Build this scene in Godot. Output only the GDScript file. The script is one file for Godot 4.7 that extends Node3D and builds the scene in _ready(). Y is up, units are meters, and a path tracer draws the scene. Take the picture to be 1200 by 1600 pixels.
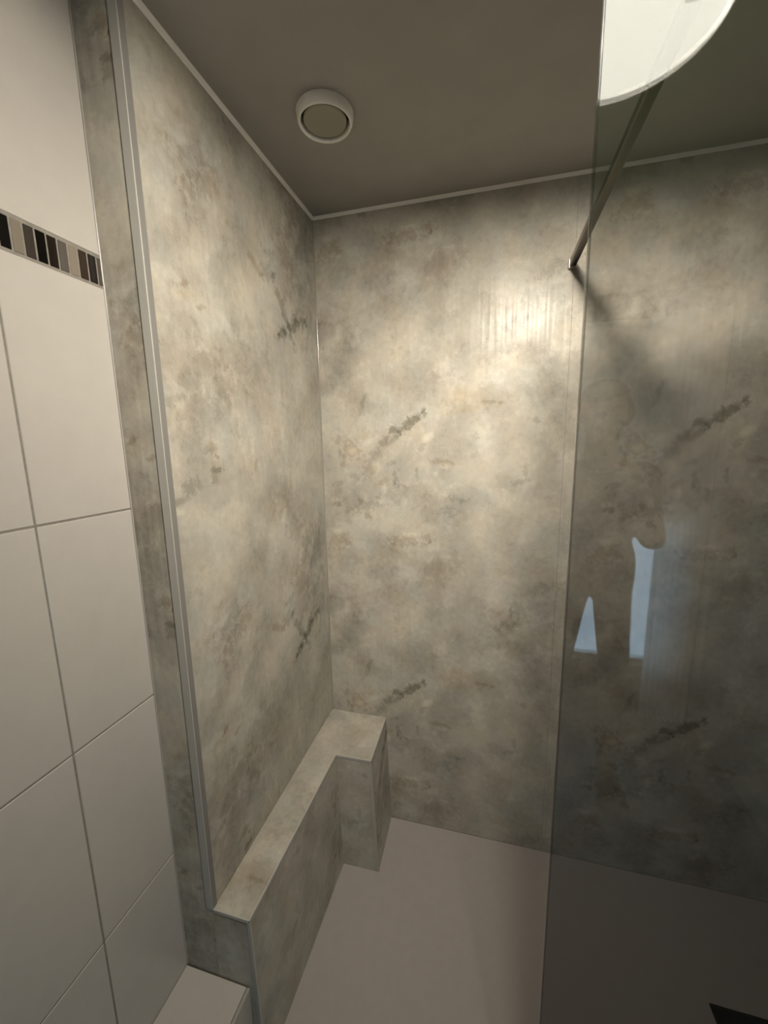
extends Node3D
# A panelled shower corner. x runs along the back wall from the corner, z from the back wall into the room, y up from the tray.

const CEIL := 2.32          # ceiling above the tray
const RIGHT := 1.78         # right wall
const REAR := 2.74          # rear wall with the window
const LOW := -0.10          # bathroom floor
const TILE_X := -0.095      # face of the white tiles on the left
const FRONT := 0.76         # front end of the panelled left wall
const GLASS_Z := 0.80
const PRINT := Vector2(0.93, 1.02)   # size of the panel print before it repeats
const TEX := 800

var M := {}
var rng := RandomNumberGenerator.new()

func _ready() -> void:
	rng.seed = 4711
	# ---- camera, sky, light, exposure
	var cam := Camera3D.new()
	cam.name = "camera"
	cam.fov = 103.64
	cam.near = 0.02
	cam.position = Vector3(0.6158, 1.5572, 1.4149)
	cam.rotation_degrees = Vector3(-9.6661, 14.9853, -0.9657)
	add_child(cam)
	cam.current = true
	var env := Environment.new()
	env.background_mode = Environment.BG_SKY
	var sm := ProceduralSkyMaterial.new()
	sm.sky_top_color = Color(0.60, 0.77, 0.88)
	sm.sky_horizon_color = Color(0.68, 0.83, 0.91)
	sm.ground_bottom_color = Color(0.58, 0.69, 0.77)
	sm.ground_horizon_color = Color(0.66, 0.80, 0.87)
	sm.sky_energy_multiplier = 1.0
	var sky := Sky.new()
	sky.sky_material = sm
	env.sky = sky
	env.background_energy_multiplier = SKY_E
	env.tonemap_mode = Environment.TONE_MAPPER_LINEAR
	env.tonemap_exposure = 1.0
	env.sdfgi_enabled = true
	env.ssao_enabled = true
	env.ssil_enabled = true
	var we := WorldEnvironment.new()
	we.name = "environment"
	we.environment = env
	add_child(we)
	make_materials()
	print("materials ", Time.get_ticks_msec())
	build_room()
	build_left_tiles()
	build_boxing()
	build_tiled_ledge()
	build_tray()
	build_screen()
	build_vent()
	build_lamp()
	build_window()
	print("room ", Time.get_ticks_msec())
	build_person()
	print("done ", Time.get_ticks_msec())

const SKY_E := 7.6
const LAMP_E := 4.15
const LAMP_GLOW := 11.5
const LAMP_COLOR := Color(1.0, 0.965, 0.91)

# ---------------------------------------------------------------- helpers
func tag(o: Node, label: String, category: String, group := "") -> void:
	o.set_meta("label", label)
	o.set_meta("category", category)
	if group:
		o.set_meta("group", group)

func structure(o: Node, label: String) -> void:
	o.set_meta("kind", "structure")
	o.set_meta("label", label)

func base(called: String, at := Vector3.ZERO) -> Node3D:
	var n := Node3D.new()
	n.name = called
	n.position = at
	add_child(n, true)
	return n

func put(called: String, mesh: Mesh, mat: Material, parent: Node = self, at := Vector3.ZERO) -> MeshInstance3D:
	var o := MeshInstance3D.new()
	o.name = called
	o.mesh = mesh
	o.material_override = null
	for s in mesh.get_surface_count():
		o.set_surface_override_material(s, mat)
	o.position = at
	o.cast_shadow = GeometryInstance3D.SHADOW_CASTING_SETTING_ON
	parent.add_child(o, true)
	return o

# Convex or concave outline (x, z pairs, counter-clockwise seen from above) drawn up from y0 to y1; the bottom outline may differ.
func prism(top: PackedVector2Array, bottom: PackedVector2Array, y0: float, y1: float) -> ArrayMesh:
	var st := SurfaceTool.new()
	st.begin(Mesh.PRIMITIVE_TRIANGLES)
	st.set_smooth_group(-1)
	var n := top.size()
	for i in n:
		var j := (i + 1) % n
		tri_out(st, [Vector3(top[i].x, y1, top[i].y), Vector3(top[j].x, y1, top[j].y), Vector3(bottom[j].x, y0, bottom[j].y), Vector3(bottom[i].x, y0, bottom[i].y)], out2(top, i))
	var idx := Geometry2D.triangulate_polygon(top)
	for k in range(0, idx.size(), 3):
		var a := Vector3(top[idx[k]].x, y1, top[idx[k]].y)
		var b := Vector3(top[idx[k + 1]].x, y1, top[idx[k + 1]].y)
		var c := Vector3(top[idx[k + 2]].x, y1, top[idx[k + 2]].y)
		face(st, a, b, c, Vector3.UP)
		a = Vector3(bottom[idx[k]].x, y0, bottom[idx[k]].y)
		b = Vector3(bottom[idx[k + 1]].x, y0, bottom[idx[k + 1]].y)
		c = Vector3(bottom[idx[k + 2]].x, y0, bottom[idx[k + 2]].y)
		face(st, a, b, c, Vector3.DOWN)
	st.generate_normals()
	return st.commit()

func out2(p: PackedVector2Array, i: int) -> Vector3:
	var area := 0.0
	for k in p.size():
		area += p[k].cross(p[(k + 1) % p.size()])
	var d := p[(i + 1) % p.size()] - p[i]
	var o := Vector2(d.y, -d.x) * signf(area)
	return Vector3(o.x, 0, o.y)

func face(st: SurfaceTool, a: Vector3, b: Vector3, c: Vector3, out: Vector3) -> void:
	if (b - a).cross(c - a).dot(out) > 0:
		st.add_vertex(a); st.add_vertex(c); st.add_vertex(b)
	else:
		st.add_vertex(a); st.add_vertex(b); st.add_vertex(c)

func tri_out(st: SurfaceTool, q: Array, out: Vector3) -> void:
	face(st, q[0], q[1], q[2], out)
	face(st, q[0], q[2], q[3], out)

# A box with chamfered edges, from corner lo to corner hi.
func slab(lo: Vector3, hi: Vector3, c := 0.0) -> ArrayMesh:
	var st := SurfaceTool.new()
	st.begin(Mesh.PRIMITIVE_TRIANGLES)
	st.set_smooth_group(-1)
	add_slab(st, lo, hi, c)
	st.generate_normals()
	return st.commit()

func add_slab(st: SurfaceTool, lo: Vector3, hi: Vector3, c := 0.0) -> void:
	var m := (lo + hi) / 2.0
	var h := (hi - lo) / 2.0
	c = minf(c, minf(h.x, minf(h.y, h.z)) * 0.9)
	for ax in 3:
		for s in [-1.0, 1.0]:
			var u := (ax + 1) % 3
			var v := (ax + 2) % 3
			var q := []
			for k in [[-1, -1], [1, -1], [1, 1], [-1, 1]]:
				var p := Vector3.ZERO
				p[ax] = s * h[ax]
				p[u] = k[0] * (h[u] - c)
				p[v] = k[1] * (h[v] - c)
				q.append(m + p)
			var o := Vector3.ZERO
			o[ax] = s
			tri_out(st, q, o)
	if c <= 0.0:
		return
	for ax in 3:                                   # edges along ax
		var u := (ax + 1) % 3
		var v := (ax + 2) % 3
		for su in [-1.0, 1.0]:
			for sv in [-1.0, 1.0]:
				var q := []
				for k in [[-1, 0], [1, 0], [1, 1], [-1, 1]]:
					var p := Vector3.ZERO
					p[ax] = k[0] * (h[ax] - c)
					p[u] = su * (h[u] - (c if k[1] == 1 else 0.0))
					p[v] = sv * (h[v] - (0.0 if k[1] == 1 else c))
					q.append(m + p)
				var o := Vector3.ZERO
				o[u] = su
				o[v] = sv
				tri_out(st, q, o)
	for sx in [-1.0, 1.0]:
		for sy in [-1.0, 1.0]:
			for sz in [-1.0, 1.0]:
				var s := Vector3(sx, sy, sz)
				face(st, m + s * Vector3(h.x, h.y - c, h.z - c), m + s * Vector3(h.x - c, h.y, h.z - c), m + s * Vector3(h.x - c, h.y - c, h.z), s)

# Turned shape about the y axis; profile holds (radius, y), outside on the left of the way along it.
func lathe(profile: Array, seg := 64) -> ArrayMesh:
	var st := SurfaceTool.new()
	st.begin(Mesh.PRIMITIVE_TRIANGLES)
	st.set_smooth_group(0)
	for i in profile.size() - 1:
		var a: Vector2 = profile[i]
		var b: Vector2 = profile[i + 1]
		var d := b - a
		var n2 := Vector2(-d.y, d.x)
		for k in seg:
			var t0 := TAU * k / seg
			var t1 := TAU * (k + 1) / seg
			var tm := (t0 + t1) / 2
			var p := func(r: Vector2, t: float) -> Vector3: return Vector3(r.x * cos(t), r.y, r.x * sin(t))
			var o := Vector3(n2.x * cos(tm), n2.y, n2.x * sin(tm))
			if a.x > 1e-6:
				face(st, p.call(a, t0), p.call(a, t1), p.call(b, t1) if b.x > 1e-6 else p.call(b, t0), o)
			if b.x > 1e-6:
				face(st, p.call(a, t0), p.call(b, t1), p.call(b, t0), o)
	st.generate_normals()
	st.index()
	return st.commit()

# A rod of a given outline swept straight from a to b.
func rod(a: Vector3, b: Vector3, r: float, seg := 24) -> ArrayMesh:
	var st := SurfaceTool.new()
	st.begin(Mesh.PRIMITIVE_TRIANGLES)
	var ax := (b - a).normalized()
	var u := ax.cross(Vector3.UP if absf(ax.y) < 0.9 else Vector3.RIGHT).normalized()
	var v := ax.cross(u)
	for k in seg:
		var t0 := TAU * k / seg
		var t1 := TAU * (k + 1) / seg
		var e0 := (u * cos(t0) + v * sin(t0))
		var e1 := (u * cos(t1) + v * sin(t1))
		st.set_smooth_group(1)
		tri_out(st, [a + e0 * r, b + e0 * r, b + e1 * r, a + e1 * r], e0 + e1)
		st.set_smooth_group(-1)
		face(st, a, a + e0 * r, a + e1 * r, -ax)
		face(st, b, b + e0 * r, b + e1 * r, ax)
	st.generate_normals()
	return st.commit()

# ---------------------------------------------------------------- materials
func plain(c: Color, rough: float, metal := 0.0, spec := 0.5) -> StandardMaterial3D:
	var m := StandardMaterial3D.new()
	m.albedo_color = c
	m.roughness = rough
	m.metallic = metal
	m.metallic_specular = spec
	return m

func noise_bytes(s: int, freq: float, octaves: int, kind := FastNoiseLite.TYPE_SIMPLEX_SMOOTH, w := TEX, h := TEX, warp := 0.0) -> PackedByteArray:
	var n := FastNoiseLite.new()
	n.seed = s
	n.noise_type = kind
	n.frequency = freq
	n.fractal_octaves = octaves
	n.fractal_type = FastNoiseLite.FRACTAL_FBM if octaves > 1 else FastNoiseLite.FRACTAL_NONE
	if warp > 0.0:
		n.domain_warp_enabled = true
		n.domain_warp_amplitude = warp
		n.domain_warp_frequency = freq * 1.5
		n.domain_warp_fractal_octaves = 3
	var im := n.get_seamless_image(w, h, false, false, 0.15, true)
	im.convert(Image.FORMAT_L8)
	if w != TEX or h != TEX:
		im.resize(TEX, TEX, Image.INTERPOLATE_CUBIC)
	return im.get_data()

const TINTS := [Vector3(0.60, 0.61, 0.60), Vector3(0.66, 0.58, 0.50), Vector3(0.95, 0.86, 0.70), Vector3(1.38, 1.37, 1.33), Vector3(0.84, 0.76, 0.72), Vector3(0.45, 0.45, 0.40)]

# The cloudy plaster print of the shower panels: marks lists [u, v, long, short, turn, strength, crisp, tint] in metres on the wall.
func print_texture(s: int, marks: Array, across: float) -> ImageTexture:
	var low := noise_bytes(s, 0.0055, 6, FastNoiseLite.TYPE_SIMPLEX_SMOOTH, TEX, TEX, 50.0)
	var mid := noise_bytes(s + 1, 0.013, 6, FastNoiseLite.TYPE_SIMPLEX_SMOOTH, TEX, TEX, 70.0)
	var rag := noise_bytes(s + 2, 0.045, 5, FastNoiseLite.TYPE_SIMPLEX_SMOOTH, TEX, TEX, 25.0)
	var fine := noise_bytes(s + 3, 0.16, 3)
	var hue := noise_bytes(s + 4, 0.008, 4, FastNoiseLite.TYPE_SIMPLEX_SMOOTH, TEX, TEX, 30.0)
	var n := TEX * TEX
	var r := PackedFloat32Array(); r.resize(n)
	var g := PackedFloat32Array(); g.resize(n)
	var b := PackedFloat32Array(); b.resize(n)
	for i in n:
		var l := low[i] / 255.0
		var m := mid[i] / 255.0
		var q := rag[i] / 255.0
		var t := 0.85 + 0.27 * smoothstep(0.15, 0.80, l) + 0.25 * (m - 0.5) + 0.13 * (q - 0.5)
		t -= 0.05 * smoothstep(0.60, 0.63, m + (q - 0.5) * 0.10) * smoothstep(0.95, 0.62, m)        # trowelled patches with an edge
		t += 0.04 * smoothstep(0.38, 0.35, m + (q - 0.5) * 0.12)
		t += 0.055 * smoothstep(0.58, 0.68, q) * smoothstep(0.42, 0.60, m)                              # pale flecks
		t -= 0.07 * smoothstep(0.40, 0.30, q) * smoothstep(0.52, 0.38, m)                              # grey flecks
		t += 0.06 * (fine[i] / 255.0 - 0.5)
		var h := (hue[i] / 255.0 - 0.5) * 0.12
		r[i] = 0.326 * t * (1.0 + h * 0.7)
		g[i] = 0.302 * t
		b[i] = 0.252 * t * (1.0 - h * 0.7)
	var px := TEX / across
	var py := TEX / PRINT.y
	for k in marks:
		var cx: float = k[0] * px
		var cy: float = -k[1] * py
		var a: float = k[2]
		var c: float = k[3]
		var th := deg_to_rad(k[4])
		var co := cos(th)
		var si := sin(th)
		var soft: bool = k[6] == 0
		var reach := (maxf(a, c)) * (1.9 if soft else 1.5)
		var tint: Vector3 = TINTS[k[7]]
		var x0 := int(floor(cx - reach * px))
		var x1 := int(ceil(cx + reach * px))
		var y0 := int(floor(cy - reach * py))
		var y1 := int(ceil(cy + reach * py))
		for y in range(y0, y1 + 1):
			var row := posmod(y, TEX) * TEX
			var dy := -(y - cy) / py
			for x in range(x0, x1 + 1):
				var dx := (x - cx) / px
				var i := row + posmod(x, TEX)
				var e := Vector2((dx * co + dy * si) / a, (-dx * si + dy * co) / c).length()
				if e > 2.0:
					continue
				var w: float
				if soft:
					w = smoothstep(1.7, 0.2, e + (mid[i] / 255.0 - 0.5) * 1.3 + (rag[i] / 255.0 - 0.5) * 0.5)
				else:
					w = smoothstep(1.35, 0.45, e + (rag[i] / 255.0 - 0.5) * 1.7 + (fine[i] / 255.0 - 0.5) * 0.6)
				w *= k[5] * (1.0 if soft else 1.12)
				r[i] *= 1.0 + (tint.x - 1.0) * w
				g[i] *= 1.0 + (tint.y - 1.0) * w
				b[i] *= 1.0 + (tint.z - 1.0) * w
	var data := PackedByteArray()
	data.resize(n * 3)
	for i in n:
		data[i * 3] = int(clampf(pow(r[i], 0.4545), 0, 1) * 255.0)
		data[i * 3 + 1] = int(clampf(pow(g[i], 0.4545), 0, 1) * 255.0)
		data[i * 3 + 2] = int(clampf(pow(b[i], 0.4545), 0, 1) * 255.0)
	return ImageTexture.create_from_image(Image.create_from_data(TEX, TEX, false, Image.FORMAT_RGB8, data))

func panel_relief() -> ImageTexture:
	var streak := noise_bytes(71, 0.045, 2, FastNoiseLite.TYPE_SIMPLEX_SMOOTH, TEX, 40)
	var grain := noise_bytes(73, 0.05, 3)
	var data := PackedByteArray()
	data.resize(TEX * TEX)
	for i in TEX * TEX:
		data[i] = int(clampf(0.80 * streak[i] + 0.20 * grain[i], 0, 255))
	return ImageTexture.create_from_image(Image.create_from_data(TEX, TEX, false, Image.FORMAT_L8, data))

func panel_material(tex: Texture2D, relief: Texture2D, across: float, offset := Vector3.ZERO) -> StandardMaterial3D:
	var m := StandardMaterial3D.new()
	m.albedo_texture = tex
	m.uv1_triplanar = true
	m.uv1_world_triplanar = true
	m.uv1_triplanar_sharpness = 20.0
	m.uv1_scale = Vector3(1.0 / across, 1.0 / PRINT.y, 1.0 / across)
	m.uv1_offset = offset
	m.roughness = 0.26
	m.metallic_specular = 0.17
	m.heightmap_enabled = true
	m.heightmap_texture = relief
	m.heightmap_scale = 0.085
	return m

func stained(c: Color, rough: float, s: int, scale: float, depth: float) -> StandardMaterial3D:
	# an even colour with faint mottling
	var nt := NoiseTexture2D.new()
	nt.width = 256
	nt.height = 256
	nt.seamless = true
	var n := FastNoiseLite.new()
	n.seed = s
	n.frequency = 0.02
	n.fractal_octaves = 4
	nt.noise = n
	var gr := Gradient.new()
	gr.set_color(0, c.darkened(depth))
	gr.set_color(1, c.lightened(depth * 0.5))
	nt.color_ramp = gr
	var m := StandardMaterial3D.new()
	m.albedo_texture = nt
	m.uv1_triplanar = true
	m.uv1_world_triplanar = true
	m.uv1_scale = Vector3.ONE * scale
	m.roughness = rough
	return m

func make_materials() -> void:
	var relief := panel_relief()
	var tb := print_texture(11, BACK_MARKS, PRINT.x)
	var tl := print_texture(29, LEFT_MARKS, PRINT.x)
	M.panel_back = panel_material(tb, relief, PRINT.x)
	M.panel_left = panel_material(tl, relief, PRINT.x)
	M.panel_return = panel_material(tl, relief, PRINT.x, Vector3(0.37, 0.31, 0.2))
	M.panel_box = panel_material(tb, relief, PRINT.x, Vector3(0.58, 0.20, 0.62))
	M.ceiling = stained(Color(0.66, 0.645, 0.615), 0.85, 5, 1.3, 0.03)
	M.render = plain(Color(0.36, 0.35, 0.34), 0.8)
	M.tile = stained(Color(0.65, 0.63, 0.60), 0.22, 6, 3.0, 0.015)
	M.grout = stained(Color(0.46, 0.44, 0.40), 0.9, 7, 9.0, 0.10)
	M.bead = plain(Color(0.90, 0.89, 0.86), 0.35)
	M.tray = stained(Color(0.59, 0.56, 0.54), 0.55, 8, 4.0, 0.02)
	M.floor = stained(Color(0.22, 0.215, 0.21), 0.5, 9, 2.0, 0.06)
	M.profile = plain(Color(0.60, 0.59, 0.56), 0.5, 0.0)
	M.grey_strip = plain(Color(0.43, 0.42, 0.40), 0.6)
	M.silicone = plain(Color(0.50, 0.48, 0.43), 0.18)
	M.sealant = plain(Color(0.56, 0.545, 0.52), 0.3)
	M.chrome = plain(Color(0.34, 0.31, 0.28), 0.22, 1.0)
	M.bright = plain(Color(0.85, 0.84, 0.82), 0.32, 0.9)
	M.plastic = plain(Color(0.93, 0.92, 0.89), 0.3)
	M.plastic_in = plain(Color(0.60, 0.58, 0.52), 0.5)
	M.drain = plain(Color(0.10, 0.09, 0.085), 0.35, 0.6)
	var gl := plain(Color(0.03, 0.045, 0.02, 0.235), 0.0)
	gl.transparency = BaseMaterial3D.TRANSPARENCY_ALPHA
	M.glass = gl
	var ge := plain(Color(0.04, 0.05, 0.03, 0.42), 0.05)
	ge.transparency = BaseMaterial3D.TRANSPARENCY_ALPHA
	M.glass_edge = ge
	var op := plain(Color(0.95, 0.94, 0.90), 0.25)
	op.emission_enabled = true
	op.emission = Color(1.0, 0.985, 0.925)
	op.emission_energy_multiplier = LAMP_GLOW
	M.opal = op
	M.frame = plain(Color(0.85, 0.85, 0.84), 0.3)
	var pn := plain(Color(0.9, 0.95, 0.95, 0.04), 0.0)
	pn.transparency = BaseMaterial3D.TRANSPARENCY_ALPHA
	M.pane = pn
	var bl := plain(Color(0.86, 0.82, 0.74), 0.9)
	bl.backlight_enabled = true
	bl.backlight = Color(0.75, 0.75, 0.72)
	M.blind = bl
	var cu := plain(Color(0.88, 0.88, 0.86), 0.9)
	cu.backlight_enabled = true
	cu.backlight = Color(0.9, 0.9, 0.9)
	M.curtain = cu
	M.mosaic = [plain(Color(0.05, 0.045, 0.04), 0.12), plain(Color(0.43, 0.40, 0.355), 0.14), plain(Color(0.20, 0.18, 0.16), 0.14), plain(Color(0.035, 0.03, 0.025), 0.12), plain(Color(0.10, 0.075, 0.06), 0.12),
		plain(Color(0.27, 0.245, 0.22), 0.14), plain(Color(0.45, 0.415, 0.37), 0.14), plain(Color(0.16, 0.12, 0.09), 0.12), plain(Color(0.075, 0.055, 0.045), 0.12)]

const BACK_MARKS := [
	[0.342,1.632,0.053,0.018,-141,0.75,1,5], [0.275,1.603,0.019,0.016,177,0.7,1,5], [0.241,1.564,0.028,0.014,-138,0.5,1,0], [0.205,1.514,0.033,0.021,-134,0.45,1,0], [0.186,1.461,0.029,0.023,174,0.4,1,1],
	[0.163,1.7,0.031,0.01,72,0.5,1,0], [0.114,1.533,0.037,0.03,-178,0.45,1,1], [0.117,1.531,0.017,0.014,-179,0.8,1,3], [0.078,1.571,0.025,0.019,-180,0.3,1,0], [0.163,1.588,0.034,0.021,-172,0.4,1,2],
	[0.165,1.383,0.085,0.052,-160,0.42,0,0], [0.168,1.33,0.055,0.022,-164,0.45,1,0], [0.054,1.335,0.018,0.01,-177,0.6,1,0], [0.175,1.287,0.018,0.01,-177,0.5,1,0], [0.038,1.265,0.025,0.021,78,0.3,1,4],
	[0.056,1.19,0.054,0.027,-162,0.35,1,1], [0.28,1.438,0.028,0.01,97,0.4,1,0], [0.299,1.41,0.021,0.009,161,0.3,1,0], [0.36,1.447,0.023,0.007,90,0.4,1,0], [0.264,1.484,0.017,0.011,-162,0.35,1,0],
	[0.239,1.421,0.022,0.014,-169,0.35,1,1], [0.454,1.49,0.038,0.013,175,0.45,1,1], [0.457,1.479,0.02,0.011,180,0.7,1,3], [0.47,1.423,0.049,0.036,-180,0.3,0,0], [0.376,1.544,0.022,0.011,-142,0.4,1,0],
	[0.398,1.576,0.031,0.013,-136,0.6,1,3], [0.277,1.541,0.069,0.028,-142,0.5,1,3], [0.358,1.539,0.059,0.045,-153,0.35,0,3], [0.147,1.634,0.053,0.041,178,0.35,0,3], [0.653,1.414,0.046,0.03,180,0.45,0,0],
	[0.714,1.425,0.03,0.009,-167,0.4,1,0], [0.725,1.461,0.03,0.008,92,0.35,1,0], [0.555,1.548,0.039,0.017,92,0.3,1,0], [0.498,1.363,0.035,0.014,171,0.4,1,0], [0.478,1.317,0.029,0.016,166,0.42,1,0],
	[0.313,1.202,0.067,0.019,177,0.4,1,1], [0.264,1.175,0.024,0.02,116,0.4,1,4], [0.399,1.218,0.019,0.017,-168,0.45,1,1], [0.333,1.227,0.033,0.01,-177,0.55,1,3], [0.296,1.145,0.111,0.034,-171,0.35,0,2],
	[0.012,1.085,0.081,0.036,-175,0.28,0,2], [0.432,1.087,0.058,0.043,-155,0.42,0,1], [0.501,1.147,0.037,0.021,109,0.3,1,1], [0.752,1.626,0.014,0.01,-176,0.55,1,0], [0.733,1.468,0.085,0.06,95,0.22,0,3],
	[0.618,1.568,0.083,0.059,176,0.3,0,3], [0.562,1.715,0.1,0.037,177,0.3,0,2], [0.511,1.665,0.063,0.017,-172,0.35,1,2], [0.604,1.686,0.041,0.006,178,0.4,1,1], [0.506,1.703,0.029,0.026,-117,0.3,1,2],
	[0.672,1.162,0.118,0.091,-162,0.25,0,3], [0.792,1.055,0.059,0.018,-158,0.35,1,0], [0.717,0.973,0.028,0.026,-155,0.42,1,0], [0.702,0.916,0.066,0.019,-163,0.3,1,0], [0.167,0.966,0.106,0.046,-164,0.25,0,4],
	[0.014,0.926,0.066,0.037,-171,0.35,0,0], [0.522,0.897,0.14,0.075,-172,0.3,0,0], [0.768,0.863,0.109,0.052,-160,0.4,0,0], [0.124,0.829,0.108,0.048,-172,0.2,0,1], [0.331,0.967,0.102,0.049,-153,0.25,0,3],
	[0.034,1.773,0.058,0.023,-157,0.35,0,0], [0.062,1.988,0.085,0.056,-173,0.25,0,4], [0.337,1.862,0.105,0.087,-155,0.28,0,3], [0.152,1.81,0.088,0.033,-125,0.25,0,3], [0.77,1.735,0.06,0.049,105,0.22,0,0],
	[0.539,1.828,0.062,0.04,173,0.25,0,0], [0.424,1.773,0.017,0.012,173,0.3,1,0], [0.477,1.781,0.017,0.01,174,0.3,1,0], [0.449,1.314,0.136,0.069,-178,0.15,0,0], [0.233,1.061,0.051,0.035,-171,0.2,0,0],
	[0.336,1.757,0.067,0.055,172,0.2,0,4], [0.212,1.259,0.099,0.034,-178,0.22,0,3], [0.557,1.45,0.057,0.056,110,0.3,0,3], [0.089,1.377,0.021,0.012,-169,0.5,1,3], [0.044,1.352,0.016,0.01,-177,0.5,1,3],
	[0.216,1.472,0.024,0.019,155,0.5,1,3], [0.239,1.403,0.019,0.014,87,0.45,1,3], [0.182,1.565,0.024,0.012,-153,0.4,1,3], [0.045,1.228,0.024,0.013,-176,0.4,1,3], [0.426,1.45,0.011,0.009,180,0.4,1,3],
	[0.141,1.437,0.03,0.014,-179,0.35,1,0], [0.265,1.563,0.037,0.011,-147,0.45,1,0], [0.093,1.484,0.023,0.012,-180,0.35,1,1], [0.065,1.413,0.026,0.012,-161,0.3,1,0], [0.334,1.38,0.07,0.032,-179,0.2,0,0],
]
const LEFT_MARKS := [
	[-0.188,1.924,0.098,0.017,-156,0.65,1,5], [-0.261,1.884,0.033,0.012,-163,0.6,1,5], [-0.126,1.96,0.071,0.03,-160,0.4,0,0], [-0.561,2.126,0.046,0.026,-139,0.4,1,1], [-0.606,2.114,0.035,0.009,-142,0.35,1,1],
	[-0.64,2.062,0.035,0.008,88,0.35,1,1], [-0.669,1.882,0.018,0.008,-154,0.5,1,1], [-0.662,1.866,0.036,0.007,-161,0.35,1,2], [-0.629,1.943,0.068,0.022,-148,0.3,0,3], [-0.618,1.853,0.018,0.006,-160,0.4,1,1],
	[-0.667,1.739,0.08,0.042,-159,0.35,0,1], [-0.545,1.783,0.059,0.039,-148,0.35,0,1], [-0.551,1.702,0.04,0.034,-157,0.35,1,1], [-0.723,1.649,0.028,0.012,-166,0.35,1,0], [-0.621,1.553,0.02,0.017,-163,0.5,1,1],
	[-0.62,1.565,0.026,0.014,-177,0.5,1,3], [-0.606,1.536,0.014,0.013,-147,0.7,1,3], [-0.601,1.533,0.009,0.007,-172,0.6,1,5], [-0.612,1.502,0.027,0.006,-178,0.55,1,5], [-0.617,1.483,0.015,0.013,71,0.4,1,5],
	[-0.693,1.474,0.033,0.017,-170,0.4,1,5], [-0.725,1.448,0.025,0.008,-178,0.45,1,5], [-0.74,1.426,0.017,0.008,170,0.5,1,3], [-0.571,1.398,0.101,0.047,170,0.3,0,3], [-0.427,1.652,0.103,0.061,77,0.2,0,4],
	[-0.315,1.433,0.098,0.054,96,0.25,0,0], [-0.394,1.386,0.048,0.035,85,0.4,0,1], [-0.319,1.395,0.062,0.037,56,0.4,0,1], [-0.235,1.287,0.064,0.034,166,0.35,1,1], [-0.169,1.228,0.041,0.026,161,0.4,1,0],
	[-0.083,1.183,0.073,0.056,97,0.45,0,0], [-0.214,1.093,0.061,0.038,152,0.35,1,1], [-0.074,0.993,0.102,0.069,98,0.45,0,0], [-0.242,0.931,0.122,0.015,124,0.5,1,5], [-0.17,0.896,0.074,0.031,135,0.4,0,0],
	[-0.385,1.009,0.041,0.015,152,0.45,1,1], [-0.54,1.109,0.08,0.033,133,0.35,0,1], [-0.638,1.078,0.065,0.028,133,0.3,1,1], [-0.66,1.263,0.07,0.056,139,0.25,0,3], [-0.495,1.227,0.056,0.034,156,0.2,0,3],
	[-0.665,0.873,0.029,0.012,135,0.4,1,4], [-0.505,1.028,0.062,0.044,117,0.2,0,3], [-0.508,0.874,0.111,0.039,138,0.3,0,0], [-0.594,0.684,0.117,0.036,121,0.45,0,0], [-0.402,0.696,0.136,0.044,119,0.3,0,1],
	[-0.761,0.977,0.059,0.026,90,0.2,0,3], [-0.383,2.001,0.113,0.066,-140,0.28,0,3], [-0.221,1.707,0.122,0.083,72,0.25,0,3], [-0.433,2.057,0.087,0.038,-153,0.35,0,1], [-0.103,2.16,0.122,0.09,-117,0.4,0,0],
	[-0.332,2.028,0.04,0.02,-171,0.4,1,0], [-0.292,2.085,0.022,0.017,-179,0.35,1,0], [-0.531,2.227,0.116,0.04,-141,0.25,0,0], [-0.61,2.217,0.071,0.019,-133,0.25,0,4], [-0.686,2.145,0.045,0.019,-133,0.25,0,1],
	[-0.262,2.18,0.082,0.032,-169,0.35,0,1], [-0.64,0.552,0.102,0.029,119,0.2,0,1], [-0.764,0.804,0.065,0.03,96,0.3,0,1], [-0.684,0.628,0.058,0.026,100,0.25,0,0], [-0.671,1.634,0.062,0.049,-147,0.35,0,1],
	[-0.44,1.781,0.08,0.061,-159,0.3,0,0], [-0.682,1.554,0.046,0.035,-172,0.25,0,0], [-0.502,1.519,0.066,0.044,79,0.25,0,1], [-0.261,1.548,0.1,0.058,80,0.25,0,0], [-0.521,1.965,0.083,0.037,-151,0.25,0,0],
	[-0.443,1.267,0.081,0.047,112,0.3,0,0], [-0.693,1.333,0.043,0.034,138,0.2,0,0],
]

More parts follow.
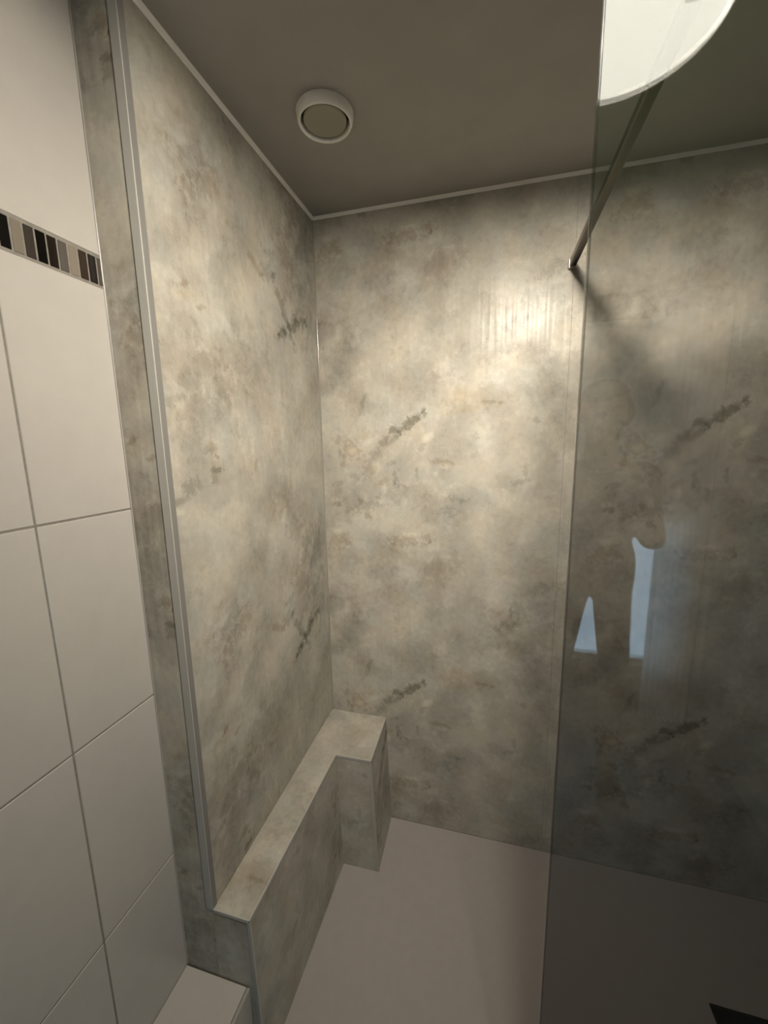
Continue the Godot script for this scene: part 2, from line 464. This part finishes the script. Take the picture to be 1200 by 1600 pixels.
# ---------------------------------------------------------------- the room
func build_room() -> void:
	var L := TILE_X - 0.008
	var o := put("floor", slab(Vector3(-0.3, LOW - 0.1, -0.15), Vector3(RIGHT + 0.12, LOW, REAR + 0.12)), M.floor)
	structure(o, "grey tiled bathroom floor in front of the shower tray")
	o = put("ceiling", slab(Vector3(-0.3, CEIL, -0.15), Vector3(RIGHT + 0.12, CEIL + 0.12, REAR + 0.12)), M.ceiling)
	structure(o, "plain matt ceiling above the shower")
	# back wall
	var wb := base("wall_back")
	structure(wb, "back shower wall clad in cloudy grey plaster-look panels")
	put("masonry", slab(Vector3(-0.3, LOW, -0.15), Vector3(RIGHT + 0.12, CEIL, -0.010)), M.render, wb)
	put("wall_panel", slab(Vector3(-0.010, 0.0, -0.010), Vector3(0.8398, CEIL - 0.002, 0.0), 0.0004), M.panel_back, wb)
	put("wall_panel", slab(Vector3(0.8401, 0.0, -0.010), Vector3(RIGHT, CEIL - 0.002, 0.0), 0.0004), M.panel_back, wb)
	# left shower wall with its return towards the tiles
	var wl := base("wall_left_panelled")
	structure(wl, "left shower wall clad in cloudy grey panels with return")
	put("masonry", slab(Vector3(-0.3, LOW, -0.010), Vector3(-0.010, CEIL, FRONT - 0.010)), M.render, wl)
	put("wall_panel", slab(Vector3(-0.010, 0.0, 0.0), Vector3(0.0, CEIL - 0.002, FRONT - 0.0102), 0.0003), M.panel_left, wl)
	put("return_panel", slab(Vector3(L, 0.0, FRONT - 0.010), Vector3(0.0, CEIL, FRONT), 0.0006), M.panel_return, wl)
	# right and rear walls, outside the picture
	o = put("wall_right", slab(Vector3(RIGHT, LOW, -0.010), Vector3(RIGHT + 0.12, CEIL, REAR)), M.panel_box)
	structure(o, "right shower wall clad in cloudy grey panels")
	# trims
	o = put("trim_1", bead_mesh(Vector3(0.0, CEIL, 0.0), Vector3(RIGHT, CEIL, 0.0), Vector3(0, 0, 1), Vector3.DOWN, 0.0080), M.bead)
	structure(o, "thin white bead between the back wall and the ceiling")
	o = put("trim_2", bead_mesh(Vector3(0.0, CEIL, FRONT), Vector3(0.0, CEIL, 0.0), Vector3(1, 0, 0), Vector3.DOWN, 0.0080), M.bead)
	structure(o, "thin white bead between the left panel and the ceiling")
	var pf := base("trim_3")
	put("front_flange", slab(Vector3(-0.017, 0.4652, FRONT), Vector3(0.0022, CEIL - 0.001, FRONT + 0.0022), 0.0007), M.profile, pf)
	put("side_strip", slab(Vector3(0.0, 0.4652, FRONT - 0.014), Vector3(0.0020, CEIL - 0.001, FRONT - 0.0001), 0.0007), M.grey_strip, pf)  # separate strip in a darker grey than the front flange
	structure(pf, "grey metal corner profile with a darker grey side strip at the front end of the left panel")
	o = put("trim_4", bead_mesh(Vector3(0.0, 0.4645, 0.0), Vector3(0.0, CEIL, 0.0), Vector3(1, 0, 0), Vector3(0, 0, 1), 0.0045), M.silicone)
	structure(o, "glossy sealant line in the corner of the shower")
	o = put("trim_5", bead_mesh(Vector3(TILE_X, 0.266, FRONT), Vector3(TILE_X, CEIL, FRONT), Vector3(1, 0, 0), Vector3(0, 0, 1), 0.0016), M.sealant)
	structure(o, "white sealant line between the white tiles and the grey return")

func bead_mesh(a: Vector3, b: Vector3, u: Vector3, v: Vector3, r: float) -> ArrayMesh:
	var st := SurfaceTool.new()
	st.begin(Mesh.PRIMITIVE_TRIANGLES)
	st.set_smooth_group(1)
	var n := 6
	for k in n:
		var p := func(i: int) -> Vector3:
			var t := PI / 2 * i / n
			return u * r * (1.0 - 0.75 * sin(t)) * (1.0 if i < n else 0.0) + v * r * (1.0 - 0.75 * cos(t)) * (1.0 if i > 0 else 0.0)
		var e0: Vector3 = p.call(k)
		var e1: Vector3 = p.call(k + 1)
		tri_out(st, [a + e0, b + e0, b + e1, a + e1], u + v)
	st.set_smooth_group(-1)
	face(st, a, a + u * r, a + v * r, a - b)
	face(st, b, b + u * r, b + v * r, b - a)
	st.generate_normals()
	return st.commit()

func build_left_tiles() -> void:
	var w := base("wall_left_tiled")
	structure(w, "left bathroom wall of large white tiles with a mosaic band")
	put("grout_bed", slab(Vector3(-0.3, LOW, FRONT - 0.009), Vector3(TILE_X - 0.0012, CEIL, REAR)), M.grout, w)
	var rows := [[LOW, 0.182], [0.182, 0.599], [0.599, 1.016], [1.016, 1.4335], [1.4335, 1.852], [1.906, CEIL]]
	var cols := [[FRONT, 0.942], [0.942, 1.242], [1.242, 1.542], [1.542, 1.842], [1.842, 2.142], [2.142, 2.442], [2.442, REAR]]
	var g := 0.0017
	for rw in rows:
		for cl in cols:
			put("tile", slab(Vector3(TILE_X - 0.008, rw[0] + g, cl[0] + (g if cl[0] > FRONT else 0.0015)), Vector3(TILE_X + rng.randf_range(-0.0002, 0.0002), rw[1] - g, cl[1] - g), 0.001), M.tile, w)
	var order := [8, 7, 6, 5, 4, 3, 2, 1, 0]
	var pitch := 0.01755
	for k in 113:
		var z := 0.7695 + k * pitch
		if z + pitch > REAR:
			break
		var c: int = order[k] if k < 9 else rng.randi_range(0, 8)
		put("mosaic_stick", slab(Vector3(TILE_X - 0.008, 1.8555, z + 0.0014), Vector3(TILE_X + rng.randf_range(-0.0006, 0.0002), 1.9025, z + pitch - 0.0014), 0.0008), M.mosaic[c], w)
	put("mosaic_stick", slab(Vector3(TILE_X - 0.008, 1.8555, FRONT + 0.001), Vector3(TILE_X - 0.0003, 1.9025, 0.7683), 0.0008), M.mosaic[5], w)

func build_boxing() -> void:
	var b := base("panelled_ledge", Vector3(0.0, 0.0, 0.0))
	tag(b, "low L-shaped ledge clad in grey plaster-look panels along the left shower wall", "ledge")
	var H := 0.4645
	var top := PackedVector2Array([Vector2(0.0004, 0.0004), Vector2(0.231, 0.0004), Vector2(0.2365, 0.232), Vector2(0.1065, 0.2345), Vector2(0.098, FRONT), Vector2(0.0004, FRONT)])
	var bot := PackedVector2Array([Vector2(0.0004, 0.0004), Vector2(0.2475, 0.0004), Vector2(0.2545, 0.227), Vector2(0.1185, 0.2305), Vector2(0.110, FRONT), Vector2(0.0004, FRONT)])
	var under := PackedVector2Array()
	for i in 6:
		under.append(top[i].lerp(bot[i], 0.012 / H))
	put("body", prism(under, bot, 0.0005, H - 0.008), M.panel_box, b)
	put("top_panel", prism(top, top, H - 0.0078, H), M.panel_box, b)
	# thin edge profiles on the outer corners
	for e in [[2, Vector2(1, 1)], [4, Vector2(1, 1)]]:
		var t: Vector2 = top[e[0]]
		var q: Vector2 = bot[e[0]]
		put("edge_trim", edge_strip(t, q, H - 0.0085), M.profile, b)
	put("top_edge_trim", top_strip(top), M.profile, b)

func edge_strip(t: Vector2, q: Vector2, h: float) -> ArrayMesh:
	var w := 0.006
	var a := PackedVector2Array([t + Vector2(-w, 0.0012), t + Vector2(0.0012, 0.0012), t + Vector2(0.0012, -w), t + Vector2(-0.001, -w), t + Vector2(-0.001, -0.001), t + Vector2(-w, -0.001)])
	var c := PackedVector2Array()
	for p in a:
		c.append(p + q - t)
	return prism(a, c, 0.001, h)

func top_strip(top: PackedVector2Array) -> ArrayMesh:
	var st := SurfaceTool.new()
	st.begin(Mesh.PRIMITIVE_TRIANGLES)
	st.set_smooth_group(-1)
	var y1 := 0.4652
	var y0 := 0.4566
	for i in [1, 2, 3, 4]:
		var a := top[i]
		var b := top[i + 1]
		var d := (b - a).normalized()
		var o := Vector2(d.y, -d.x) * 0.0012
		if o.dot(Vector2(out2(top, i).x, out2(top, i).z)) < 0:
			o = -o
		var p := [Vector3(a.x - o.x * 2, y1, a.y - o.y * 2), Vector3(b.x - o.x * 2, y1, b.y - o.y * 2), Vector3(b.x + o.x, y1 - 0.0004, b.y + o.y), Vector3(a.x + o.x, y1 - 0.0004, a.y + o.y)]
		tri_out(st, p, Vector3.UP)
		tri_out(st, [p[3], p[2], p[2] + Vector3(0, y0 - y1, 0), p[3] + Vector3(0, y0 - y1, 0)], Vector3(o.x, 0, o.y))
		tri_out(st, [p[3] + Vector3(0, y0 - y1, 0), p[2] + Vector3(0, y0 - y1, 0), p[1] + Vector3(0, y0 - y1, 0), p[0] + Vector3(0, y0 - y1, 0)], Vector3.DOWN)
	st.generate_normals()
	return st.commit()

func build_tiled_ledge() -> void:
	var b := base("tiled_ledge", Vector3.ZERO)
	tag(b, "low white tiled ledge along the white tiled wall in front of the grey ledge", "ledge")
	var x1 := 0.086
	put("body", slab(Vector3(TILE_X + 0.0005, LOW, FRONT + 0.0025), Vector3(x1 - 0.008, 0.258, REAR - 0.01)), M.grout, b)
	var z := FRONT + 0.0025
	var ends := [1.12, 1.42, 1.72, 2.02, 2.32, 2.62, REAR - 0.01]
	for e in ends:
		put("top_tile", slab(Vector3(TILE_X + 0.001, 0.258, z + 0.0008), Vector3(x1 - 0.009, 0.266, e - 0.0008), 0.001), M.tile, b)
		put("side_tile", slab(Vector3(x1 - 0.008, LOW + 0.001, z + 0.0008), Vector3(x1, 0.2575, e - 0.0008), 0.001), M.tile, b)
		z = e
	put("edge_trim", slab(Vector3(x1 - 0.0078, 0.2578, FRONT + 0.0025), Vector3(x1 + 0.0008, 0.2668, REAR - 0.01), 0.002), M.sealant, b)

func build_tray() -> void:
	var out := PackedVector2Array([Vector2(0.001, 0.001), Vector2(RIGHT - 0.001, 0.001), Vector2(RIGHT - 0.001, 0.86), Vector2(0.092, 0.86), Vector2(0.092, FRONT + 0.001), Vector2(0.001, FRONT + 0.001)])
	var o := put("shower_tray", prism(out, out, LOW + 0.0005, 0.0), M.tray)
	tag(o, "flat pale matt shower tray filling the floor of the shower", "shower tray")
	var d := base("drain_cover", Vector3(1.318, 0.0, 0.415))
	tag(d, "dark square drain cover set in the pale shower tray", "drain cover")
	put("plate", slab(Vector3(-0.07, 0.0003, -0.07), Vector3(0.07, 0.004, 0.07), 0.0015), M.drain, d)
	put("rim", ring_plate(0.07, 0.0745, 0.0025), M.chrome, d)

func ring_plate(a: float, b: float, h: float) -> ArrayMesh:
	var st := SurfaceTool.new()
	st.begin(Mesh.PRIMITIVE_TRIANGLES)
	st.set_smooth_group(-1)
	add_slab(st, Vector3(-b, 0.0002, -b), Vector3(b, h, -a))
	add_slab(st, Vector3(-b, 0.0002, a), Vector3(b, h, b))
	add_slab(st, Vector3(-b, 0.0002, -a), Vector3(-a, h, a))
	add_slab(st, Vector3(a, 0.0002, -a), Vector3(b, h, a))
	st.generate_normals()
	return st.commit()

func build_screen() -> void:
	var x0 := 0.7265
	var g := base("glass_screen", Vector3(x0, 0.0, GLASS_Z))
	tag(g, "tall clear greenish glass shower screen standing on the tray edge", "shower screen")
	var w := RIGHT - x0 - 0.012
	put("pane", slab(Vector3(0.003, 0.006, 0.0), Vector3(w, 2.12, 0.008), 0.0), M.glass, g)
	put("polished_edge", slab(Vector3(0.0, 0.006, 0.0), Vector3(0.0028, 2.12, 0.008), 0.0007), M.glass_edge, g)
	put("wall_channel", slab(Vector3(w - 0.008, 0.001, -0.009), Vector3(RIGHT - x0 - 0.0005, 2.125, -0.0005), 0.001), M.bright, g)
	put("wall_channel", slab(Vector3(w - 0.008, 0.001, 0.0085), Vector3(RIGHT - x0 - 0.0005, 2.125, 0.017), 0.001), M.bright, g)
	put("floor_seal", slab(Vector3(0.0, 0.0003, -0.002), Vector3(w, 0.0055, 0.010), 0.001), M.silicone, g)
	# stabiliser bar from the back wall to the glass
	var b := base("support_bar", Vector3(0.833, 2.075, 0.0))
	tag(b, "dark metal stabiliser bar running from the back wall to the glass screen", "bar")
	put("tube", slab(Vector3(-0.0095, -0.0095, 0.012), Vector3(0.0095, 0.0095, GLASS_Z - 0.013), 0.002), M.chrome, b)
	put("wall_flange", slab(Vector3(-0.0125, -0.0125, 0.0003), Vector3(0.0125, 0.0125, 0.013), 0.002), M.bright, b)
	put("glass_clamp", slab(Vector3(-0.016, -0.022, GLASS_Z - 0.014), Vector3(0.016, 0.022, GLASS_Z - 0.0005), 0.002), M.chrome, b)
	put("glass_clamp", slab(Vector3(-0.016, -0.022, GLASS_Z + 0.0085), Vector3(0.016, 0.022, GLASS_Z + 0.018), 0.002), M.chrome, b)

func build_vent() -> void:
	var v := base("ceiling_vent", Vector3(0.217, CEIL, 0.399))
	tag(v, "round white ventilation valve in the ceiling of the shower", "vent")
	var ring := []
	for p in [[0.0668, -0.0003], [0.0668, -0.004], [0.0662, -0.010], [0.0648, -0.016], [0.0630, -0.0205], [0.0612, -0.0228], [0.0593, -0.0232], [0.0578, -0.0218], [0.0570, -0.0185], [0.0560, -0.010], [0.0555, -0.001]]:
		ring.append(Vector2(p[0], p[1]))
	ring.reverse()
	put("outer_ring", lathe(ring), M.plastic, v)
	var disc := []
	for p in [[0.0, -0.0150], [0.018, -0.0152], [0.034, -0.0162], [0.044, -0.0180], [0.0480, -0.0184], [0.0500, -0.0172], [0.0504, -0.0145], [0.048, -0.011], [0.0, -0.009]]:
		disc.append(Vector2(p[0], p[1]))
	put("valve_disc", lathe(disc), M.plastic_in, v)
	put("spindle", rod(Vector3(0, -0.001, 0), Vector3(0, -0.010, 0), 0.004, 12), M.plastic_in, v)
	put("duct_shade_disc", lathe([Vector2(0.0, -0.0012), Vector2(0.0555, -0.0012), Vector2(0.0555, -0.0004), Vector2(0.0, -0.0004)], 48), M.drain, v)  # near-black disc, its colour stands for the shade inside the duct

func build_lamp() -> void:
	# a drum lamp: an opaque ring round an opal bowl, the bulb set off centre inside it, above the lower lip of the ring
	var at := Vector3(0.816, CEIL, 1.063)
	var l := base("ceiling_lamp", at)
	tag(l, "round opal ceiling lamp with a white ring, mirrored in the glass screen", "lamp")
	put("housing_ring", lathe([Vector2(0.1415, -0.0005), Vector2(0.1415, -0.100), Vector2(0.1425, -0.1005), Vector2(0.1445, -0.1005), Vector2(0.1455, -0.0995), Vector2(0.1455, -0.0005)], 96), M.frame, l)
	var bowl := [Vector2(0.0, -0.1200), Vector2(0.03, -0.1196), Vector2(0.06, -0.1182), Vector2(0.09, -0.1150), Vector2(0.112, -0.1105), Vector2(0.128, -0.1045), Vector2(0.137, -0.0975), Vector2(0.1405, -0.089), Vector2(0.1408, -0.004)]
	put("opal_bowl", lathe(bowl, 96), M.opal, l)
	# a reflector bulb lying in the bowl, turned towards the shower corner, and the little that the bowl scatters all round
	var o := SpotLight3D.new()
	o.name = "lamp_bulb"
	o.light_energy = LAMP_E
	o.light_color = LAMP_COLOR
	o.spot_range = 12.0
	o.spot_attenuation = 2.0
	o.spot_angle = 88.0
	o.spot_angle_attenuation = 1.0
	o.light_size = 0.042
	o.shadow_enabled = true
	l.add_child(o)
	o.position = Vector3(-0.086, -0.0700, 0.055)
	o.basis = Basis.looking_at(Vector3(-0.40, -0.16, -0.90))
	var s := OmniLight3D.new()
	s.name = "lamp_scatter"
	s.light_energy = LAMP_E * 0.085
	s.light_color = LAMP_COLOR
	s.omni_range = 12.0
	s.omni_attenuation = 2.0
	s.light_size = 0.012
	s.shadow_enabled = true
	l.add_child(s)
	s.position = Vector3(-0.02, -0.106, 0.0)

func build_window() -> void:
	var x0 := 0.96
	var x1 := 1.70
	var y0 := 0.20
	var y1 := 2.14
	var w := base("wall_rear")
	structure(w, "rear bathroom wall around the tall window")
	for r in [[-0.3, LOW, x0, CEIL], [x1, LOW, RIGHT + 0.12, CEIL], [x0, LOW, x1, y0], [x0, y1, x1, CEIL]]:
		put("masonry", slab(Vector3(r[0], r[1], REAR), Vector3(r[2], r[3], REAR + 0.12)), M.render, w)
	var f := base("window_1", Vector3(0, 0, REAR + 0.05))
	structure(f, "tall window behind the photographer mirrored in the glass")
	put("pane", slab(Vector3(x0 + 0.04, y0 + 0.04, 0.0), Vector3(x1 - 0.04, y1 - 0.04, 0.006)), M.pane, f)
	for r in [[x0, y0, x0 + 0.045, y1], [x1 - 0.045, y0, x1, y1], [x0 + 0.045, y0, x1 - 0.045, y0 + 0.045], [x0 + 0.045, y1 - 0.045, x1 - 0.045, y1]]:
		put("frame_bar", slab(Vector3(r[0], r[1], -0.02), Vector3(r[2], r[3], 0.03), 0.003), M.frame, f)
	var b := base("roller_blind", Vector3(0, 0, REAR - 0.02))
	tag(b, "cream roller blind half lowered over the window mirrored in the glass", "blind")
	put("fabric", slab(Vector3(x0 - 0.02, 1.13, -0.001), Vector3(1.69, y1, 0.001)), M.blind, b)
	put("roller", rod(Vector3(x0 - 0.03, y1 + 0.02, 0), Vector3(1.70, y1 + 0.02, 0), 0.019), M.frame, b)
	put("bottom_rail", slab(Vector3(x0 - 0.02, 1.115, -0.005), Vector3(1.69, 1.135, 0.005), 0.002), M.frame, b)
	var st := SurfaceTool.new()
	st.begin(Mesh.PRIMITIVE_TRIANGLES)
	st.set_smooth_group(1)
	var n := 40
	for i in n:
		var p := func(k: int, y: float) -> Vector3: return Vector3(1.50 + 0.24 * k / n, y, REAR - 0.065 + 0.016 * sin(k * 1.25))
		var q := [p.call(i, LOW + 0.02), p.call(i + 1, LOW + 0.02), p.call(i + 1, 2.2), p.call(i, 2.2)]
		tri_out(st, q, Vector3(0, 0, -1))
	st.generate_normals()
	var c := put("curtain", st.commit(), M.curtain)
	tag(c, "gathered white curtain at the side of the window mirrored in the glass", "curtain")

# ---------------------------------------------------------------- the photographer, seen only as a reflection in the glass
# bones: [from, to, radius, radius, colour number]; one continuous surface by smooth union on a grid, meshed as surface nets
func flesh(st: SurfaceTool, bones: Array, cell: float, blend: float, colors: Array) -> void:
	var lo := Vector3.INF
	var hi := -Vector3.INF
	for b in bones:
		for e in 2:
			var r: float = maxf(b[2], b[3]) + cell * 3
			lo = lo.min(b[e] - Vector3.ONE * r)
			hi = hi.max(b[e] + Vector3.ONE * r)
	var n := Vector3i(((hi - lo) / cell).ceil()) + Vector3i.ONE
	var f := PackedFloat32Array(); f.resize(n.x * n.y * n.z); f.fill(1.0)
	var near := PackedFloat32Array(); near.resize(f.size()); near.fill(9.0)
	var col := PackedByteArray(); col.resize(f.size())
	var sy := n.x
	var sz := n.x * n.y
	for b in bones:
		var a: Vector3 = b[0]
		var d: Vector3 = b[1] - a
		var l2 := maxf(d.length_squared(), 1e-9)
		var r0: float = b[2]
		var r1: float = b[3]
		var rr := maxf(r0, r1) + cell * 2.5 + blend
		var p0 := Vector3i(((a.min(b[1]) - Vector3.ONE * rr - lo) / cell).floor()).clamp(Vector3i.ZERO, n - Vector3i.ONE)
		var p1 := Vector3i(((a.max(b[1]) + Vector3.ONE * rr - lo) / cell).ceil()).clamp(Vector3i.ZERO, n - Vector3i.ONE)
		for z in range(p0.z, p1.z + 1):
			for y in range(p0.y, p1.y + 1):
				for x in range(p0.x, p1.x + 1):
					var p := lo + Vector3(x, y, z) * cell - a
					var t := clampf(p.dot(d) / l2, 0, 1)
					var s := (p - d * t).length() - lerpf(r0, r1, t)
					var i := x + y * sy + z * sz
					if s < near[i]:
						near[i] = s
						col[i] = b[4]
					var o := f[i]
					var h := maxf(blend - absf(o - s), 0.0) / blend
					f[i] = minf(o, s) - h * h * blend * 0.25
	var at := {}
	var corner := [0, 1, sy, sy + 1, sz, sz + 1, sz + sy, sz + sy + 1]
	for z in n.z - 1:
		for y in n.y - 1:
			var row := y * sy + z * sz
			for x in n.x - 1:
				var i := row + x
				if f[i] > cell * 2.0 or f[i] < -cell * 2.0:
					continue
				var sum := Vector3.ZERO
				var cnt := 0
				for k in 8:
					for ax in 3:
						if k & (1 << ax):
							continue
						var fa: float = f[i + corner[k]]
						var fb: float = f[i + corner[k | (1 << ax)]]
						if (fa < 0) != (fb < 0):
							var q := Vector3(k & 1, (k >> 1) & 1, (k >> 2) & 1)
							q[ax] += fa / (fa - fb)
							sum += q
							cnt += 1
				if cnt:
					at[i] = lo + (Vector3(x, y, z) + sum / cnt) * cell
	var step := [1, sy, sz]
	for i in at:
		for ax in 3:
			var j: int = i + step[ax]
			if (f[i] < 0) == (f[j] < 0):
				continue
			var u: int = step[(ax + 1) % 3]
			var v: int = step[(ax + 2) % 3]
			if not (at.has(i - u) and at.has(i - v) and at.has(i - u - v)):
				continue
			var o := Vector3.ZERO
			o[ax] = 1.0 if f[i] < 0 else -1.0
			st.set_color(colors[col[i]])
			tri_out(st, [at[i], at[i - u], at[i - u - v], at[i - v]], o)

func build_person() -> void:
	var skin := Color(0.50, 0.30, 0.21)
	var dark := Color(0.035, 0.035, 0.042)
	var trouser := Color(0.05, 0.055, 0.075)
	var shoe := Color(0.03, 0.028, 0.026)
	var colors := [skin, dark, trouser, shoe, Color(0.02, 0.016, 0.014), Color(0.36, 0.13, 0.11)]
	var F := LOW
	var v := func(x: float, y: float, z: float) -> Vector3: return Vector3(x, y, z)
	var bones := [
		# legs, a step apart
		[v.call(0.980, 0.90, 2.14), v.call(0.930, 0.44, 2.12), 0.086, 0.058, 2], [v.call(0.930, 0.44, 2.12), v.call(0.915, F + 0.09, 2.15), 0.056, 0.042, 2],
		[v.call(1.155, 0.90, 2.14), v.call(1.192, 0.44, 2.12), 0.082, 0.058, 2], [v.call(1.192, 0.44, 2.12), v.call(1.200, F + 0.09, 2.15), 0.058, 0.042, 2],
		[v.call(0.915, F + 0.045, 2.17), v.call(0.895, F + 0.038, 1.97), 0.042, 0.036, 3], [v.call(1.200, F + 0.045, 2.17), v.call(1.220, F + 0.038, 1.97), 0.042, 0.036, 3],
		# hips and trunk
		[v.call(1.0, 0.97, 2.14), v.call(1.14, 0.97, 2.14), 0.10, 0.10, 2], [v.call(1.0, 1.04, 2.13), v.call(1.14, 1.04, 2.13), 0.095, 0.095, 1],
		[v.call(1.0, 1.22, 2.10), v.call(1.13, 1.22, 2.10), 0.098, 0.098, 1], [v.call(0.96, 1.36, 2.08), v.call(1.16, 1.37, 2.09), 0.085, 0.085, 1],
		[v.call(0.90, 1.395, 2.06), v.call(1.22, 1.40, 2.09), 0.062, 0.062, 1], [v.call(1.06, 1.42, 2.08), v.call(1.05, 1.55, 2.06), 0.066, 0.060, 0],
		[v.call(1.025, 1.0, 2.13), v.call(1.0, 1.38, 2.085), 0.092, 0.086, 1], [v.call(1.115, 1.0, 2.13), v.call(1.125, 1.38, 2.09), 0.092, 0.086, 1],
		# arm stretched out towards the shower, phone in hand
		[v.call(0.885, 1.40, 2.05), v.call(0.775, 1.40, 1.80), 0.055, 0.043, 1], [v.call(0.775, 1.40, 1.80), v.call(0.690, 1.475, 1.615), 0.040, 0.028, 0],
		# other arm bent, hand by the waist
		[v.call(1.235, 1.40, 2.09), v.call(1.255, 1.16, 2.02), 0.055, 0.043, 1], [v.call(1.255, 1.16, 2.02), v.call(1.165, 1.36, 1.88), 0.040, 0.028, 0],
	]
	var st := SurfaceTool.new()
	st.begin(Mesh.PRIMITIVE_TRIANGLES)
	st.set_smooth_group(1)
	flesh(st, bones, 0.016, 0.030, colors)
	# head with nose, ears, chin; looking at the phone
	var c := Vector3(1.045, 1.655, 2.04)
	var fw := (Vector3(0.62, 1.55, 1.45) - c).normalized()
	var rt := fw.cross(Vector3.UP).normalized()
	var up := rt.cross(fw)
	var hd := func(r: float, u: float, w: float) -> Vector3: return c + rt * r + up * u + fw * w
	var head := [
		[hd.call(0, 0.035, -0.025), hd.call(0, 0.035, 0.012), 0.082, 0.078, 0], [hd.call(0, -0.02, 0.02), hd.call(0, -0.078, 0.050), 0.066, 0.036, 0],
		[hd.call(0, 0.012, 0.090), hd.call(0, -0.020, 0.108), 0.010, 0.014, 0], [hd.call(-0.022, -0.052, 0.080), hd.call(0.022, -0.052, 0.080), 0.011, 0.011, 5],
		[hd.call(-0.045, 0.028, 0.074), hd.call(0.045, 0.028, 0.074), 0.012, 0.012, 0],
		[hd.call(0.080, 0.018, -0.005), hd.call(0.083, -0.022, 0.0), 0.012, 0.009, 0], [hd.call(-0.080, 0.018, -0.005), hd.call(-0.083, -0.022, 0.0), 0.012, 0.009, 0],
		[hd.call(0.030, 0.008, 0.083), hd.call(0.034, 0.008, 0.083), 0.0095, 0.0095, 4], [hd.call(-0.030, 0.008, 0.083), hd.call(-0.034, 0.008, 0.083), 0.0095, 0.0095, 4],
		[hd.call(0, -0.05, -0.02), v.call(1.05, 1.49, 2.07), 0.060, 0.060, 0],
	]
	flesh(st, head, 0.006, 0.018, colors)
	# hands: palm, four fingers and a thumb each
	hand(st, v.call(0.682, 1.482, 1.598), Vector3(-0.25, 0.35, -0.90).normalized(), Vector3(0.95, 0.1, -0.25).normalized(), 1.0, colors)
	hand(st, v.call(1.155, 1.375, 1.865), Vector3(-0.45, 0.70, -0.55).normalized(), Vector3(-0.95, 0.05, 0.25).normalized(), -1.0, colors)
	st.generate_normals()
	var m := plain(Color.WHITE, 0.75)
	m.vertex_color_use_as_albedo = true
	var o := put("person", st.commit(), m)
	tag(o, "person in dark clothes holding up a phone, mirrored in the glass", "person")
	var hs := SurfaceTool.new()
	hs.begin(Mesh.PRIMITIVE_TRIANGLES)
	hs.set_smooth_group(1)
	var hc := [Color(0.03, 0.022, 0.016)]
	flesh(hs, [[hd.call(0, 0.058, -0.045), hd.call(0, 0.068, 0.018), 0.080, 0.070, 0], [hd.call(0.03, 0.0, -0.06), hd.call(-0.03, 0.0, -0.06), 0.066, 0.066, 0]], 0.008, 0.02, hc)
	hs.generate_normals()
	var hm := plain(Color.WHITE, 0.6)
	hm.vertex_color_use_as_albedo = true
	put("hair", hs.commit(), hm, o)
	# the phone, seen from behind by the lens that takes the picture
	var ph := base("phone", Vector3(0.6325, 1.530, 1.4360))
	tag(ph, "dark phone held out at arm's length, mirrored beside the glass edge", "phone")
	ph.rotation_degrees = Vector3(-9.6661, 14.9853, -0.9657)
	put("body", slab(Vector3(-0.036, -0.110, 0.0), Vector3(0.036, 0.040, 0.0085), 0.003), plain(Color(0.04, 0.04, 0.045), 0.3), ph)
	put("screen", slab(Vector3(-0.033, -0.106, 0.0086), Vector3(0.033, 0.036, 0.0092), 0.0002), plain(Color(0.02, 0.02, 0.02), 0.08), ph)

func hand(st: SurfaceTool, wrist: Vector3, along: Vector3, palm_out: Vector3, side: float, colors: Array) -> void:
	var across := along.cross(palm_out).normalized() * side
	var pf := func(a: float, s: float, o: float) -> Vector3: return wrist + along * a + across * s + palm_out * o
	var b := [[pf.call(-0.02, 0, 0), pf.call(0.03, 0, 0), 0.026, 0.024, 0], [pf.call(0.035, -0.026, 0), pf.call(0.082, -0.028, 0), 0.016, 0.013, 0], [pf.call(0.035, -0.009, 0), pf.call(0.088, -0.010, 0), 0.017, 0.013, 0],
		[pf.call(0.035, 0.009, 0), pf.call(0.086, 0.010, 0), 0.017, 0.013, 0], [pf.call(0.035, 0.026, 0), pf.call(0.080, 0.028, 0), 0.016, 0.012, 0]]
	flesh(st, b, 0.005, 0.012, colors)
	var lens := [0.070, 0.080, 0.074, 0.058]
	for k in 4:
		var s := -0.029 + 0.0193 * k
		var l: float = lens[k]
		var p0: Vector3 = pf.call(0.078, s, 0.0)
		var p1: Vector3 = pf.call(0.078 + l * 0.45, s * 1.05, 0.010)
		var p2: Vector3 = pf.call(0.078 + l * 0.70, s * 1.05, 0.028)
		var p3: Vector3 = pf.call(0.078 + l * 0.72, s * 1.05, 0.048)
		flesh(st, [[p0, p1, 0.0095, 0.0088, 0], [p1, p2, 0.0088, 0.0080, 0], [p2, p3, 0.0080, 0.0070, 0]], 0.004, 0.004, colors)
	flesh(st, [[pf.call(0.012, -0.026, 0.004), pf.call(0.045, -0.050, 0.016), 0.0135, 0.0105, 0], [pf.call(0.045, -0.050, 0.016), pf.call(0.078, -0.052, 0.030), 0.0102, 0.0085, 0]], 0.004, 0.005, colors)
